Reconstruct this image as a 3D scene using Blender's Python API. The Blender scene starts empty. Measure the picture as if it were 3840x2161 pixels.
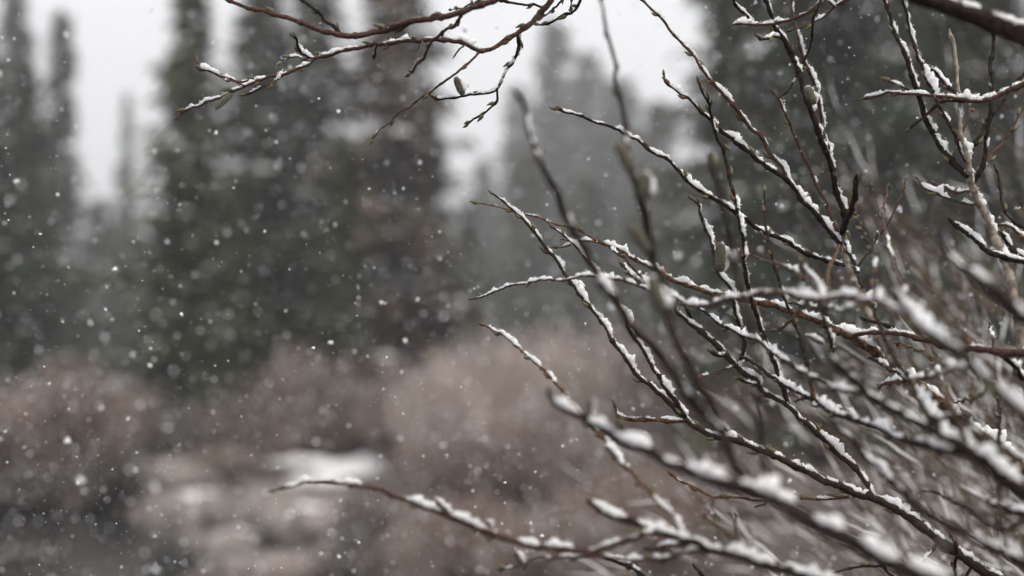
import bpy, math, random
from mathutils import Vector, noise, Matrix
R = math.radians
scene = bpy.context.scene
col = scene.collection
random.seed(11)

# ------------------------------------------------------------------ camera
CAM = Vector((0, 0, 1.6)); PITCH = R(3.6); HFOVW = 0.72      # 50 mm on 36 mm
cd = bpy.data.cameras.new('camera'); cam = bpy.data.objects.new('camera', cd); col.objects.link(cam)
cam.location = CAM; cam.rotation_euler = (R(90) + PITCH, 0, 0)
cd.lens = 50; cd.sensor_width = 36; cd.clip_start = 0.05; cd.clip_end = 2000
cd.dof.use_dof = True; cd.dof.focus_distance = 1.15; cd.dof.aperture_fstop = 3.0; cd.dof.aperture_blades = 0
scene.camera = cam
scene.view_settings.view_transform = 'Standard'; scene.view_settings.look = 'None'
scene.view_settings.gamma = 1.0; scene.view_settings.use_curve_mapping = False
scene.view_settings.exposure = 0.0

# ------------------------------------------------------------------ overcast sky and weak sun
SUN_EL, SUN_AZ = R(52), R(128)          # up, and to the right of the view direction (+Y)
w = bpy.data.worlds.new('World'); scene.world = w; w.use_nodes = True
nt = w.node_tree; nt.nodes.clear()
out = nt.nodes.new('ShaderNodeOutputWorld'); bg = nt.nodes.new('ShaderNodeBackground')
sky = nt.nodes.new('ShaderNodeTexSky'); sky.sky_type = 'NISHITA'; sky.sun_disc = False
sky.sun_elevation = SUN_EL; sky.sun_rotation = SUN_AZ; sky.dust_density = 4
mx = nt.nodes.new('ShaderNodeMix'); mx.data_type = 'RGBA'; mx.inputs[0].default_value = 0.95
nt.links.new(sky.outputs[0], mx.inputs[6]); mx.inputs[7].default_value = (8.9, 8.92, 9.1, 1)
nt.links.new(mx.outputs[2], bg.inputs[0]); bg.inputs[1].default_value = 0.137
nt.links.new(bg.outputs[0], out.inputs[0])
sd = bpy.data.lights.new('sun', 'SUN'); sd.energy = 3.2; sd.angle = R(9); sd.color = (1, 0.92, 0.81)
so = bpy.data.objects.new('sun', sd); col.objects.link(so)
sv = Vector((math.sin(SUN_AZ) * math.cos(SUN_EL), math.cos(SUN_AZ) * math.cos(SUN_EL), math.sin(SUN_EL)))
so.rotation_euler = sv.to_track_quat('Z', 'Y').to_euler(); so.location = (0, 0, 20)

# ------------------------------------------------------------------ helpers
cf = Vector((0, math.cos(PITCH), math.sin(PITCH))); cu = Vector((0, -math.sin(PITCH), math.cos(PITCH))); cr = Vector((1, 0, 0))
def W(px, py, z):                       # photograph pixel (3840 wide) and depth -> point
    k = HFOVW / 3840
    return CAM + z * (cf + cr * ((px - 1920) * k) + cu * ((1080.5 - py) * k))
def gx(px, dist): return (px / 2576 - 0.5) * HFOVW * dist      # overview column at a distance

def material(name, base, rough=0.7, var=None, scale=40, detail=4, bump=0.0, spec=0.3, coords='Object', lo=0.35, hi=0.65, trans=0):
    m = bpy.data.materials.new(name); m.use_nodes = True; n = m.node_tree; b = n.nodes['Principled BSDF']
    b.inputs['Roughness'].default_value = rough; b.inputs['Specular IOR Level'].default_value = spec
    b.inputs['Base Color'].default_value = (*base, 1)
    if var:
        tc = n.nodes.new('ShaderNodeTexCoord'); nz = n.nodes.new('ShaderNodeTexNoise')
        nz.inputs['Scale'].default_value = scale; nz.inputs['Detail'].default_value = detail
        n.links.new(tc.outputs[coords], nz.inputs['Vector'])
        cr_ = n.nodes.new('ShaderNodeValToRGB'); e = cr_.color_ramp.elements
        e[0].position = lo; e[0].color = (*base, 1); e[1].position = hi; e[1].color = (*var, 1)
        n.links.new(nz.outputs[0], cr_.inputs[0]); n.links.new(cr_.outputs[0], b.inputs['Base Color'])
        if bump:
            bp = n.nodes.new('ShaderNodeBump'); bp.inputs['Strength'].default_value = bump; bp.inputs['Distance'].default_value = 0.001
            n.links.new(nz.outputs[0], bp.inputs['Height']); n.links.new(bp.outputs[0], b.inputs['Normal'])
    if trans:
        t = n.nodes.new('ShaderNodeBsdfTranslucent'); t.inputs[0].default_value = (*base, 1)
        ms = n.nodes.new('ShaderNodeMixShader'); ms.inputs[0].default_value = trans
        n.links.new(b.outputs[0], ms.inputs[1]); n.links.new(t.outputs[0], ms.inputs[2])
        n.links.new(ms.outputs[0], n.nodes['Material Output'].inputs[0])
    return m
M = {
 'd': material('dark_bark', (0.010, 0.008, 0.007), 0.85, (0.050, 0.033, 0.027), 260, bump=.6, lo=.4, hi=.75, spec=.12),
 'r': material('red_bark', (0.028, 0.014, 0.012), 0.7, (0.125, 0.066, 0.050), 420, bump=.6, spec=.2, lo=.32, hi=.80, detail=8),
 'b': material('brown_bark', (0.028, 0.017, 0.012), 0.75, (0.22, 0.125, 0.07), 380, bump=.7, lo=.36, hi=.82, detail=8, spec=.15),
 'p': material('pale_bark', (0.10, 0.080, 0.066), 0.8, (0.29, 0.25, 0.205), 160, bump=.5),
 'o': material('mossy_bark', (0.020, 0.015, 0.011), 0.85, (0.060, 0.045, 0.032), 420, detail=8, bump=.8, lo=.3, hi=.8, spec=.12),
 'bud': material('green_bud', (0.040, 0.040, 0.022), 0.6, (0.17, 0.16, 0.085), 300),
 'budr': material('brown_bud', (0.04, 0.022, 0.015), 0.6, (0.14, 0.075, 0.04), 300),
 'cat': material('catkin_fur', (0.30, 0.285, 0.24), 0.9, (0.62, 0.60, 0.54), 500, trans=.3),
 'snow': material('snow', (0.90, 0.91, 0.93), 0.85, (0.96, 0.96, 0.965), 400, spec=.25, bump=.4, trans=.28),
 'catb': material('catkin_scales', (0.05, 0.046, 0.036), 0.9, (0.15, 0.14, 0.11), 700),
 'flake': material('snow_flake', (0.93, 0.94, 0.97), 0.8, spec=.2, trans=.35),
 'gtwig': material('thicket_bark', (0.045, 0.035, 0.028), 0.7, (0.22, 0.175, 0.13), 90),
 'bush': material('willow_twigs', (0.125, 0.094, 0.083), 0.8, (0.30, 0.235, 0.212), 1.2),
 'bushp': material('pale_willow_twigs', (0.29, 0.232, 0.208), 0.8, (0.55, 0.46, 0.42), 1.2),
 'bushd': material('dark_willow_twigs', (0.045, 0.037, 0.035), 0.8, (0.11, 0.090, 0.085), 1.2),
 'bush2': material('rusty_willow_twigs', (0.125, 0.088, 0.073), 0.8, (0.30, 0.22, 0.188), 1.2),
 'needle': material('spruce_needles', (0.016, 0.026, 0.010), 0.8, (0.038, 0.054, 0.022), 1.2, coords='Object'),
 'needle2': material('olive_spruce_needles', (0.036, 0.043, 0.013), 0.8, (0.072, 0.078, 0.030), 1.2),
 'deadn': material('browned_needles', (0.060, 0.046, 0.030), 0.8, (0.12, 0.088, 0.062), 1.5),
 'trunk': material('spruce_bark', (0.060, 0.048, 0.042), 0.9, (0.12, 0.10, 0.09), 12),
 'rock': material('creek_stone', (0.075, 0.066, 0.062), 0.85, (0.27, 0.238, 0.222), 6),
}
def mk(name, verts, faces, mat, parent=None, smooth=True, loc=None):
    me = bpy.data.meshes.new(name); me.from_pydata(verts, [], faces)
    if smooth: me.polygons.foreach_set('use_smooth', [True] * len(me.polygons))
    me.materials.append(mat); me.update()
    o = bpy.data.objects.new(name, me); col.objects.link(o)
    if parent: o.parent = parent
    if loc is not None: o.location = loc
    return o
def inst(name, me, parent=None, mw=None):
    o = bpy.data.objects.new(name, me); col.objects.link(o)
    if parent: o.parent = parent
    if mw is not None: o.matrix_local = mw
    return o
def empty(name, loc):
    o = bpy.data.objects.new(name, None); col.objects.link(o); o.location = loc; o.empty_display_size = .05; return o
def tag(o, label=None, cat=None, group=None, kind=None):
    if label: o['label'] = label
    if cat: o['category'] = cat
    if group: o['group'] = group
    if kind: o['kind'] = kind
    return o
def catmull(P, step):                   # P list of tuples (any dim), step in dim-0/1 units
    out = []
    n = len(P)
    for i in range(n - 1):
        p0 = P[max(i-1, 0)]; p1 = P[i]; p2 = P[i+1]; p3 = P[min(i+2, n-1)]
        L = math.hypot(p2[0]-p1[0], p2[1]-p1[1]); k = max(2, int(L / step))
        for j in range(k):
            t = j / k; t2 = t*t; t3 = t2*t
            out.append(tuple(0.5*((2*b) + (-a+c)*t + (2*a-5*b+4*c-d)*t2 + (-a+3*b-3*c+d)*t3) for a, b, c, d in zip(p0, p1, p2, p3)))
    out.append(tuple(P[-1])); return out
def frames(pts):
    T = []
    for i in range(len(pts)):
        t = pts[min(i+1, len(pts)-1)] - pts[max(i-1, 0)]
        T.append(t.normalized() if t.length > 1e-9 else Vector((0, 0, 1)))
    N = []; n = T[0].orthogonal().normalized()
    for t in T:
        n = (n - t * n.dot(t))
        n = n.normalized() if n.length > 1e-6 else t.orthogonal().normalized()
        N.append(n)
    return T, N
def tube(pts, rad, sides, V=None, F=None, capped=True):
    V = [] if V is None else V; F = [] if F is None else F
    T, N = frames(pts); b0 = len(V)
    for p, r, t, n in zip(pts, rad, T, N):
        b = t.cross(n)
        for k in range(sides):
            a = 2*math.pi*k/sides; V.append(tuple(p + (n*math.cos(a) + b*math.sin(a)) * r))
    for i in range(len(pts)-1):
        for k in range(sides):
            a = b0+i*sides+k; c = b0+i*sides+(k+1) % sides
            F.append((a, c, c+sides, a+sides))
    if capped:
        F.append(tuple(b0+k for k in reversed(range(sides)))); e = b0+(len(pts)-1)*sides
        F.append(tuple(e+k for k in range(sides)))
    return V, F

# ------------------------------------------------------------------ ground, creek, banks
def hgt(x, y):
    h = 0.10 * noise.noise(Vector((x*.25, y*.25, 0))) + 0.35 * noise.noise(Vector((x*.06, y*.06, 3)))
    # creek channel crossing the lower left
    cx = creek_y(x); d = abs(y - cx) / 3.2
    if x < 1.5: h -= 0.55 * math.exp(-d*d*1.5)
    if x < -2.2 and 10 < y < 23: h -= .5*min(1, (-2.2-x)/1.5)*math.exp(-((y-16)/4.5)**2*1.2)
    if y > 90: h += min(1, (y-90)/220)**1.3 * 22
    return h
def creek_y(x): return 13.5 - 0.45 * (x + 4) + 0.6 * math.sin(x * .8)
NX, NY = 150, 190
xs = [math.copysign(abs(u)**2.4, u) * 260 for u in [(-1 + 2*i/(NX-1)) for i in range(NX)]]
ys = [-12 + 420 * (j/(NY-1))**2.2 for j in range(NY)]
V = [(x, y, hgt(x, y)) for y in ys for x in xs]
F = [(j*NX+i, j*NX+i+1, (j+1)*NX+i+1, (j+1)*NX+i) for j in range(NY-1) for i in range(NX-1)]
gm = material('ground_litter_and_snow', (0.045, 0.036, 0.032), 0.95, (0.20, 0.17, 0.155), 2.2, detail=9, lo=.50, hi=.78)
tag(mk('ground', V, F, gm), kind='structure')
V = [(-60, 4, -.30), (6, 4, -.30), (6, 60, -.30), (-60, 60, -.30)]
wm = material('dark_water', (0.020, 0.022, 0.022), 0.12, spec=.5)
tag(mk('creek_water', V, [(0, 1, 2, 3)], wm, smooth=False), kind='structure')

def lump(name, mat, sx, sy, sz, seed, parent=None, amp=.28, fr=1.6, n=14, base=-.35):
    V, F = [], []
    for j in range(n+1):
        ph = math.pi * j / n
        for i in range(2*n):
            th = 2*math.pi*i/(2*n); v = Vector((math.sin(ph)*math.cos(th), math.sin(ph)*math.sin(th), math.cos(ph)))
            r = 1 + amp * noise.noise(v*fr + Vector((seed*3.1, seed, 0))) + amp*.4*noise.noise(v*fr*2.7+Vector((0, seed, 9)))
            p = v * r; V.append((p.x*sx, p.y*sy, max(p.z, base)*sz))
    for j in range(n):
        for i in range(2*n):
            a = j*2*n+i; b = j*2*n+(i+1) % (2*n); F.append((a, b, b+2*n, a+2*n))
    return mk(name, V, F, mat, parent)
def gy(y): return 1.6 / max(((y - 950) * HFOVW / 2576), 1e-3)   # distance on the ground of an overview row
# snow lying on the far creek bank + stones : x, y (overview), half width px, height m
def place(o, x, y, dz=0):
    d = gy(y); o.location = (gx(x, d), d, hgt(gx(x, d), d) + dz)
for i, (x, y, sx, sy, sz, rz) in enumerate([(985, 1176, .85, .5, .20, .1), (870, 1184, .75, .45, .21, -.1), (760, 1166, .62, .35, .11, .2), (690, 1150, .5, .3, .07, 0), (1035, 1160, .4, .3, .12, .3), (800, 1200, .5, .3, .12, -.2)]):
    sb = lump('snow_bank', M['snow'], sx, sy, sz, 3+i*7, n=14, amp=.55, fr=2.0); place(sb, x, y, .02); sb.rotation_euler.z = rz; tag(sb, kind='structure')
sb = lump('gravel_bar', M['rock'], .75, .45, .16, 8, n=16); place(sb, 690, 1350, .02); sb.rotation_euler.z = -.2; tag(sb, kind='structure')
sb = lump('snow_bank', M['snow'], .8, .5, .10, 9, n=16); place(sb, 1650, 1425, .0); tag(sb, kind='structure')
rocks = [
 (500, 1240, .95, .36, 'long tan boulder below the snow bank, left end of the creek stones', .6),
 (700, 1245, .95, .36, 'low broad boulder just under the white snow bank', .7),
 (590, 1300, .55, .34, 'rounded pale stone in front of the tan boulders by the dark creek', .6),
 (400, 1320, .50, .26, 'small snow topped stone at the far left of the creek stones', .6),
 (770, 1300, .50, .28, 'dark wet stone to the right of the rounded pale stone', .3),
 (600, 1375, .42, .20, 'nearest half buried stone at the water edge', .6),
 (440, 1190, .9, .30, 'brown hummock stone behind the long tan boulder', .4)]
for i, (x, y, s, h, lab, sn) in enumerate(rocks):
    e = empty('creek_boulder', (0, 0, 0)); place(e, x, y, .03)
    lump('stone', M['rock'], s, s*.6, h, i+20, e)
    c = lump('snow_cap', M['snow'], s*.80*sn+.1, s*.5*sn, h*.62, i+20, e, base=.0); c.location = (0.03, 0.02, h*.42)
    e.rotation_euler.z = random.uniform(-.4, .4)
    tag(e, lab, 'boulder', 'stones along the creek bank')

rs = random.Random(31)
SMALL = []
for i in range(3):
    SMALL.append(lump('stone', M['rock'], 1, .7, .55, 40+i, None, amp=.45, fr=2.2, n=7))
for i in range(22):
    e = empty('creek_stone', (0, 0, 0)); place(e, rs.uniform(370, 860), rs.uniform(1195, 1375), .02); sc = rs.uniform(.12, .34)
    o = SMALL[i] if i < 3 else inst('stone', SMALL[i % 3].data); o.parent = e; o.scale = (sc*1.3, sc, sc); o.rotation_euler.z = rs.random()*6
    tag(e, 'small blurred stone scattered among the creek boulders', 'stone', 'small stones on the creek bank')
# ------------------------------------------------------------------ spruces
def spruce_mesh(H, R0, seed, dens=1.0, leaf=.36, start=.04, snow=.12):
    rnd = random.Random(seed); V, F, SV, SF = [], [], [], []
    z = H * start; lop = rnd.uniform(0, 6.28)
    while z < H - .1:
        f = z / H; rad = R0 * (1-f)**.88 * (0.66 + .68*rnd.random()) + .05
        nb = int((8 + 6*(1-f)) * dens)
        for k in range(max(3, nb)):
            a = rnd.random()*6.283; L = rad * (0.55 + .6*rnd.random()) * (1 + .15*math.cos(a-lop))
            up0 = .25 - .75*(1-f); m = max(3, int(L/.16))
            zz = z + rnd.uniform(-.3, .3)
            for q in range(m):
                s = (q + .6) / m; r = s * L
                px, py, pz = math.cos(a)*r, math.sin(a)*r, zz + up0*r*.45 + .25*r*r*.3/max(L, .3)
                sz = leaf * (1.15 - .5*s) * rnd.uniform(.7, 1.3)
                for c in range(2):
                    b = len(V); aa = a + rnd.uniform(-1.1, 1.1); dx, dy = math.cos(aa), math.sin(aa)
                    dz = rnd.uniform(-1.15, .05); wv = .30
                    V += [(px - dy*sz*wv, py + dx*sz*wv, pz), (px + dy*sz*wv, py - dx*sz*wv, pz + rnd.uniform(-.05, .05)), (px + dx*sz, py + dy*sz, pz + dz*sz), (px, py, pz + .35*sz*rnd.random())]
                    F += [(b, b+1, b+2), (b, b+2, b+3)]
                if rnd.random() < snow:
                    b = len(SV); g = sz*rnd.uniform(.25, .5); q1 = rnd.uniform(-.3, .3)
                    SV += [(px-g, py-g, pz+.09), (px+g, py-g, pz+.10+q1*g), (px+g, py+g, pz+.09), (px-g, py+g, pz+.12), (px, py, pz+.09+g*.6)]
                    SF += [(b, b+1, b+4), (b+1, b+2, b+4), (b+2, b+3, b+4), (b+3, b, b+4), (b, b+3, b+2, b+1)]
        z += .20 + .12*rnd.random()
    return V, F, SV, SF
def mesh_only(name, V, F, mat):
    me = bpy.data.meshes.new(name); me.from_pydata(V, [], F); me.materials.append(mat); me.update(); return me
PROTO = []
for s, (R0, dn, lf, sp) in enumerate([(1.75, 1.0, .36, .05), (2.0, 1.15, .36, .05), (1.45, .85, .36, .06), (1.9, 1.0, .36, .05), (1.9, .60, .42, .20), (1.9, .50, .42, .15)]):
    V, F, SV, SF = spruce_mesh(12, R0, 50+s, dn, lf, snow=sp)
    tv, tf = tube([Vector((0.04*math.sin(i), 0.03*math.cos(i*1.7), i)) for i in range(13)], [.17*(1-i/13)+.015 for i in range(13)], 8)
    PROTO.append((mesh_only('crown', V, F, M['needle']), mesh_only('snow_on_boughs', SV, SF, M['snow']), mesh_only('trunk', tv, tf, M['trunk'])))
def spruce(x, apex, dist, wid, k, label, group, mat=None, rot=0):
    X = gx(x, dist); zb = hgt(X, dist); top = 1.6 + (950 - apex) * HFOVW / 2576 * dist
    H = top - zb; wr = wid * HFOVW / 2576 * dist
    e = empty('spruce_tree', (X, dist, zb)); tag(e, label, 'tree', group)
    c, s, t = PROTO[k % 4 if k < 10 else k-10]; sc = H/12; rx = wr / 1.5
    for nm, me in (('crown', c), ('snow_on_boughs', s), ('trunk', t)):
        o = inst(nm, me, e)
        if nm == 'snow_on_boughs': o['kind'] = 'stuff'
        o.scale = (rx, rx, sc) if nm != 'trunk' else (max(rx, .6),)*2 + (sc,); o.rotation_euler.z = rot + k*1.3
        if nm == 'crown' and mat:
            o.material_slots[0].link = 'OBJECT'; o.material_slots[0].material = mat
    return e
g1 = 'tall spruces across the creek'; g2 = 'pale hazy spruces far behind'; g3 = 'dark spruces behind the willow branches'
n2 = M['needle2']; dn = M['deadn']
spruce(-70, 60, 33, 200, 0, 'dark spruce cut off by the left edge of the view', g1)
spruce(55, 150, 44, 150, 1, 'shorter dark spruce near the left edge, tip just against white sky', g1)
spruce(140, 20, 62, 150, 2, 'slender greyer spruce between the left edge tree and the white sky gap', g1)
spruce(20, -60, 80, 150, 3, 'greyish spruce rising behind the left edge tree', g1)
spruce(245, 500, 100, 150, 3, 'low spruce filling the foot of the white sky gap on the left', g1)
spruce(470, -90, 30, 215, 1, 'tall dense spruce right of the left sky gap, nearest of the big group', g1, n2, rot=2.3)
spruce(650, -150, 36, 240, 14, 'tall spruce with open snowy boughs just right of the densest spruce', g1)
spruce(800, -330, 40, 250, 15, 'broad spruce in the middle of the big group, top out of view', g1)
spruce(985, -330, 34, 240, 14, 'spruce with browned lower boughs at the right of the big group', g1, dn)
spruce(1075, 200, 38, 130, 1, 'half hidden brownish spruce edging the central sky gap', g1)
spruce(860, 330, 29, 150, 2, 'short olive green spruce in front of the browned spruce', g1, n2)
spruce(600, 420, 28, 150, 0, 'short spruce in front of the open snowy one', g1, n2)
spruce(1180, 520, 70, 110, 3, 'small spruce standing low in the central sky gap', g1)
far = [(310, 230, 150, 60, 'faint thin spruce in the left sky gap'),
 (1215, 400, 150, 90, 'pale spruce lowest on the left of the far central row'),
 (1300, 210, 170, 120, 'pale blue grey spruce second from the left in the far central row'),
 (1395, 40, 150, 150, 'tallest of the pale spruces in the far central row'),
 (1480, 120, 160, 140, 'pale spruce directly right of the tallest far one'),
 (1565, 200, 140, 180, 'pale greenish spruce behind the tall upright twig'),
 (1660, 250, 120, 160, 'pale spruce meeting the dark spruces on the right'),
 (1330, 380, 95, 150, 'greener nearer spruce in front of the far central row'),
 (1480, 440, 90, 170, 'mid grey broad spruce low in front of the far central row'),
 (1160, 600, 100, 150, 'dim spruce at the foot of the central sky gap'),
 (1610, 520, 80, 150, 'darker broad spruce low at the right of the far row')]
for i, (x, a, d, wd, lab) in enumerate(far): spruce(x, a, d, wd*1.15, i if i else 2, lab, g2, n2 if i > 5 else None, rot=i)
for i, (x, a, d, wd, lab, mt) in enumerate([
 (1850, -420, 30, 190, 'dark spruce forming the left edge of the right hand trees', n2),
 (1960, -700, 26, 240, 'tall nearly black spruce behind the upper willow twigs', None),
 (2130, -700, 27, 260, 'second nearly black spruce from the right hand sky edge', None),
 (2320, -700, 25, 260, 'dark spruce behind the snowy forked stem on the right', None),
 (2500, -700, 26, 260, 'dark spruce at the right edge behind the thick bough', None),
 (2680, -600, 25, 240, 'dark spruce mostly beyond the right edge', None),
 (2050, -300, 34, 220, 'dark spruce filling the gap between the first two nearly black ones', None),
 (2420, -300, 36, 260, 'dark spruce standing behind the others at the far right', None)]):
    spruce(x, a, d, wd, i+1, lab, g3, mt, rot=i*2.1)
# far wood as one mass on the hillside
rf = random.Random(5); V, F = [], []
for i in range(420):
    y = rf.uniform(120, 300); x = rf.uniform(-.42, .42) * y * 1.3; z0 = hgt(x, y); h = rf.uniform(7, 14); rr = h*.16
    for l in range(7):
        f = l/7; zc = z0 + h*f; r = rr*(1-f)+.15; b = len(V); m = 7
        V.append((x, y, zc + h*.26)); ph = rf.random()*6
        for k in range(m):
            q = r*rf.uniform(.6, 1.25); V.append((x+math.cos(ph+k*.9)*q, y+math.sin(ph+k*.9)*q, zc - rf.random()*.05*h))
        for k in range(m): F.append((b, b+1+k, b+1+(k+1) % m))
tag(mk('distant_forest', V, F, M['needle'], smooth=False), 'distant hazy spruce wood covering the slope behind the bushes', 'forest', kind='stuff')

# ------------------------------------------------------------------ brown willow bushes
def bush_mesh(seed, n=520, h=1.0, spread=.85):
    rnd = random.Random(seed); V, F, SV, SF = [], [], [], []
    for i in range(n):
        a = rnd.random()*6.283; q = rnd.random()**.6; b0 = Vector((math.cos(a)*q*.35, math.sin(a)*q*.35, 0))
        lean = q*spread*rnd.uniform(.6, 1.1); L = h*rnd.uniform(.55, 1.05)*(1-.28*q*q)
        a2 = a + rnd.uniform(-.5, .5); pts = []
        for s in range(6):
            t = s/5; pts.append(b0 + Vector((math.cos(a2)*lean*t**1.1, math.sin(a2)*lean*t**1.1, L*t*(1-.12*q*t))) + Vector((rnd.uniform(-.03, .03), rnd.uniform(-.03, .03), 0)))
        r = .0075*rnd.uniform(.7, 1.4); tube(pts, [r*(1.5-1.1*s/5) for s in range(6)], 3, V, F, False)
        for s in (2, 3, 4):
            d = Vector((rnd.uniform(-1, 1), rnd.uniform(-1, 1), rnd.uniform(.4, 1.4))).normalized()*rnd.uniform(.10, .24)
            tube([pts[s], pts[s]+d*.5, pts[s]+d], [r*.8, r*.6, r*.3], 3, V, F, False)
        if rnd.random() < .5:
            c = pts[rnd.choice((2, 3, 4, 5))]; g = rnd.uniform(.008, .034); b = len(SV)
            SV += [tuple(c+Vector(v)*g) for v in ((1, 0, 0), (-1, 0, 0), (0, 1, 0), (0, -1, 0), (0, 0, 1), (0, 0, -.6))]
            SF += [(b+x, b+y, b+z) for x, y, z in ((0, 2, 4), (2, 1, 4), (1, 3, 4), (3, 0, 4), (2, 0, 5), (1, 2, 5), (3, 1, 5), (0, 3, 5))]
    return V, F, SV, SF
BP = []
for s in range(3):
    V, F, SV, SF = bush_mesh(s+70); BP.append((mesh_only('twigs', V, F, M['bush']), mesh_only('snow_specks', SV, SF, M['snow'])))
def bush(x, top, dist, wid, lab, alt=False):
    X = gx(x, dist); zb = hgt(X, dist) - .05; H = 1.6 + (950-top)*HFOVW/2576*dist - zb; wr = wid*1.15*HFOVW/2576*dist; H *= 1.04
    e = empty('willow_bush', (X, dist, zb)); tag(e, lab, 'bush', 'bare brown willow bushes along the creek')
    k = random.randrange(3)
    for nm, me in zip(('twigs', 'snow_specks'), BP[k]):
        o = inst(nm, me, e); o.scale = (wr/.95, wr/.95, H/.95); o.rotation_euler.z = x*.01; o['kind'] = 'stuff'
        if nm == 'twigs' and alt: o.material_slots[0].link = 'OBJECT'; o.material_slots[0].material = M[('', 'bush2', 'bushp', 'bushd')[alt]]
bs = [(20, 965, 26, 150, 'brown willow bush at the left edge under the dark spruces', 0),
 (190, 905, 25, 130, 'rusty round bush left of the tan boulders', 1), (340, 965, 28, 130, 'rusty bush half in front of the densest spruce', 1),
 (470, 1040, 26, 110, 'low dim bush at the foot of the densest spruce', 3), (640, 985, 27, 140, 'mauve bush behind the left end of the snow bank', 0),
 (760, 880, 28, 150, 'tall mauve bush behind the white snow bank', 0), (900, 870, 29, 140, 'tall mauve bush to the right of the one behind the snow bank', 0),
 (1000, 930, 25, 90, 'bush at the right end of the white snow bank', 0), (1110, 900, 24, 110, 'pinkish bush with a pale left flank at the middle of the view', 2),
 (1230, 835, 26, 140, 'broad pinkish bush left of the one under the tallest pale spruce', 2), (1390, 830, 27, 150, 'broad pinkish bush under the tallest pale spruce', 2),
 (1550, 815, 28, 150, 'high pinkish bush behind the long leaning twigs', 2), (1720, 850, 27, 150, 'brown bush seen between the twig forks at centre right', 0),
 (1890, 880, 26, 150, 'brown bush at the foot of the nearly black spruces', 1), (2080, 890, 26, 160, 'dark bush below the leaning snowy stem on the right', 3),
 (2280, 900, 25, 160, 'dark bush behind the twig tangle at the right', 3), (2500, 890, 25, 160, 'dark bush at the right edge', 3),
 (1150, 1060, 18, 150, 'nearer brown bush right of the snow bank', 0), (1320, 1040, 17, 170, 'nearer brown bush at the bottom centre, left of the paler one', 1),
 (1500, 1060, 16, 170, 'nearer brown bush behind the lower blurred branch', 0), (1060, 1245, 15.5, 110, 'low mauve bush in front of the snow bank', 0),
 (1180, 1240, 13.5, 170, 'low brown bush at the bottom, right of the long arching twig tip', 1), (900, 1350, 12.5, 110, 'lowest bush at the bottom below the arching twig', 3),
 (1400, 1260, 12.5, 180, 'low mauve bush at the bottom centre', 0), (1620, 1150, 14, 170, 'brown bush behind the fork of the big blurred branch', 1),
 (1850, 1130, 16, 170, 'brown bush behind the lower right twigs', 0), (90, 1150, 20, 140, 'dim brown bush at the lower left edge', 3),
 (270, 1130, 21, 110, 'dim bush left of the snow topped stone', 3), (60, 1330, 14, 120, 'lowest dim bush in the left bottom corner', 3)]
bs += [(560, 1420, 12.6, 110, 'low brown bush at the bottom below the creek boulders', 0), (760, 1400, 12.8, 120, 'low brown bush at the bottom left of the arching red twig tip', 1),
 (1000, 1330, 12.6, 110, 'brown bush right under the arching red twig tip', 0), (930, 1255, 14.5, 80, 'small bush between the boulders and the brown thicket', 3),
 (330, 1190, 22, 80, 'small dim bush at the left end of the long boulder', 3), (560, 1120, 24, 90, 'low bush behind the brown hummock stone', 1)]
for b in bs: bush(*b)

# ------------------------------------------------------------------ near willow branches
# points run from the tip to the base; letters choose the origin of the local grid (0.41374 photograph px per unit)
ORG = dict(A=(600, 0), B=(1400, 0), C=(2200, 0), D=(2840, 0), E=(1700, 500), F=(2400, 500), G=(2840, 500), H=(1700, 1000),
           I=(2300, 1000), J=(2840, 1000), K=(900, 1560), L=(1700, 1560), M=(2300, 1560), N=(2840, 1560))
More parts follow.
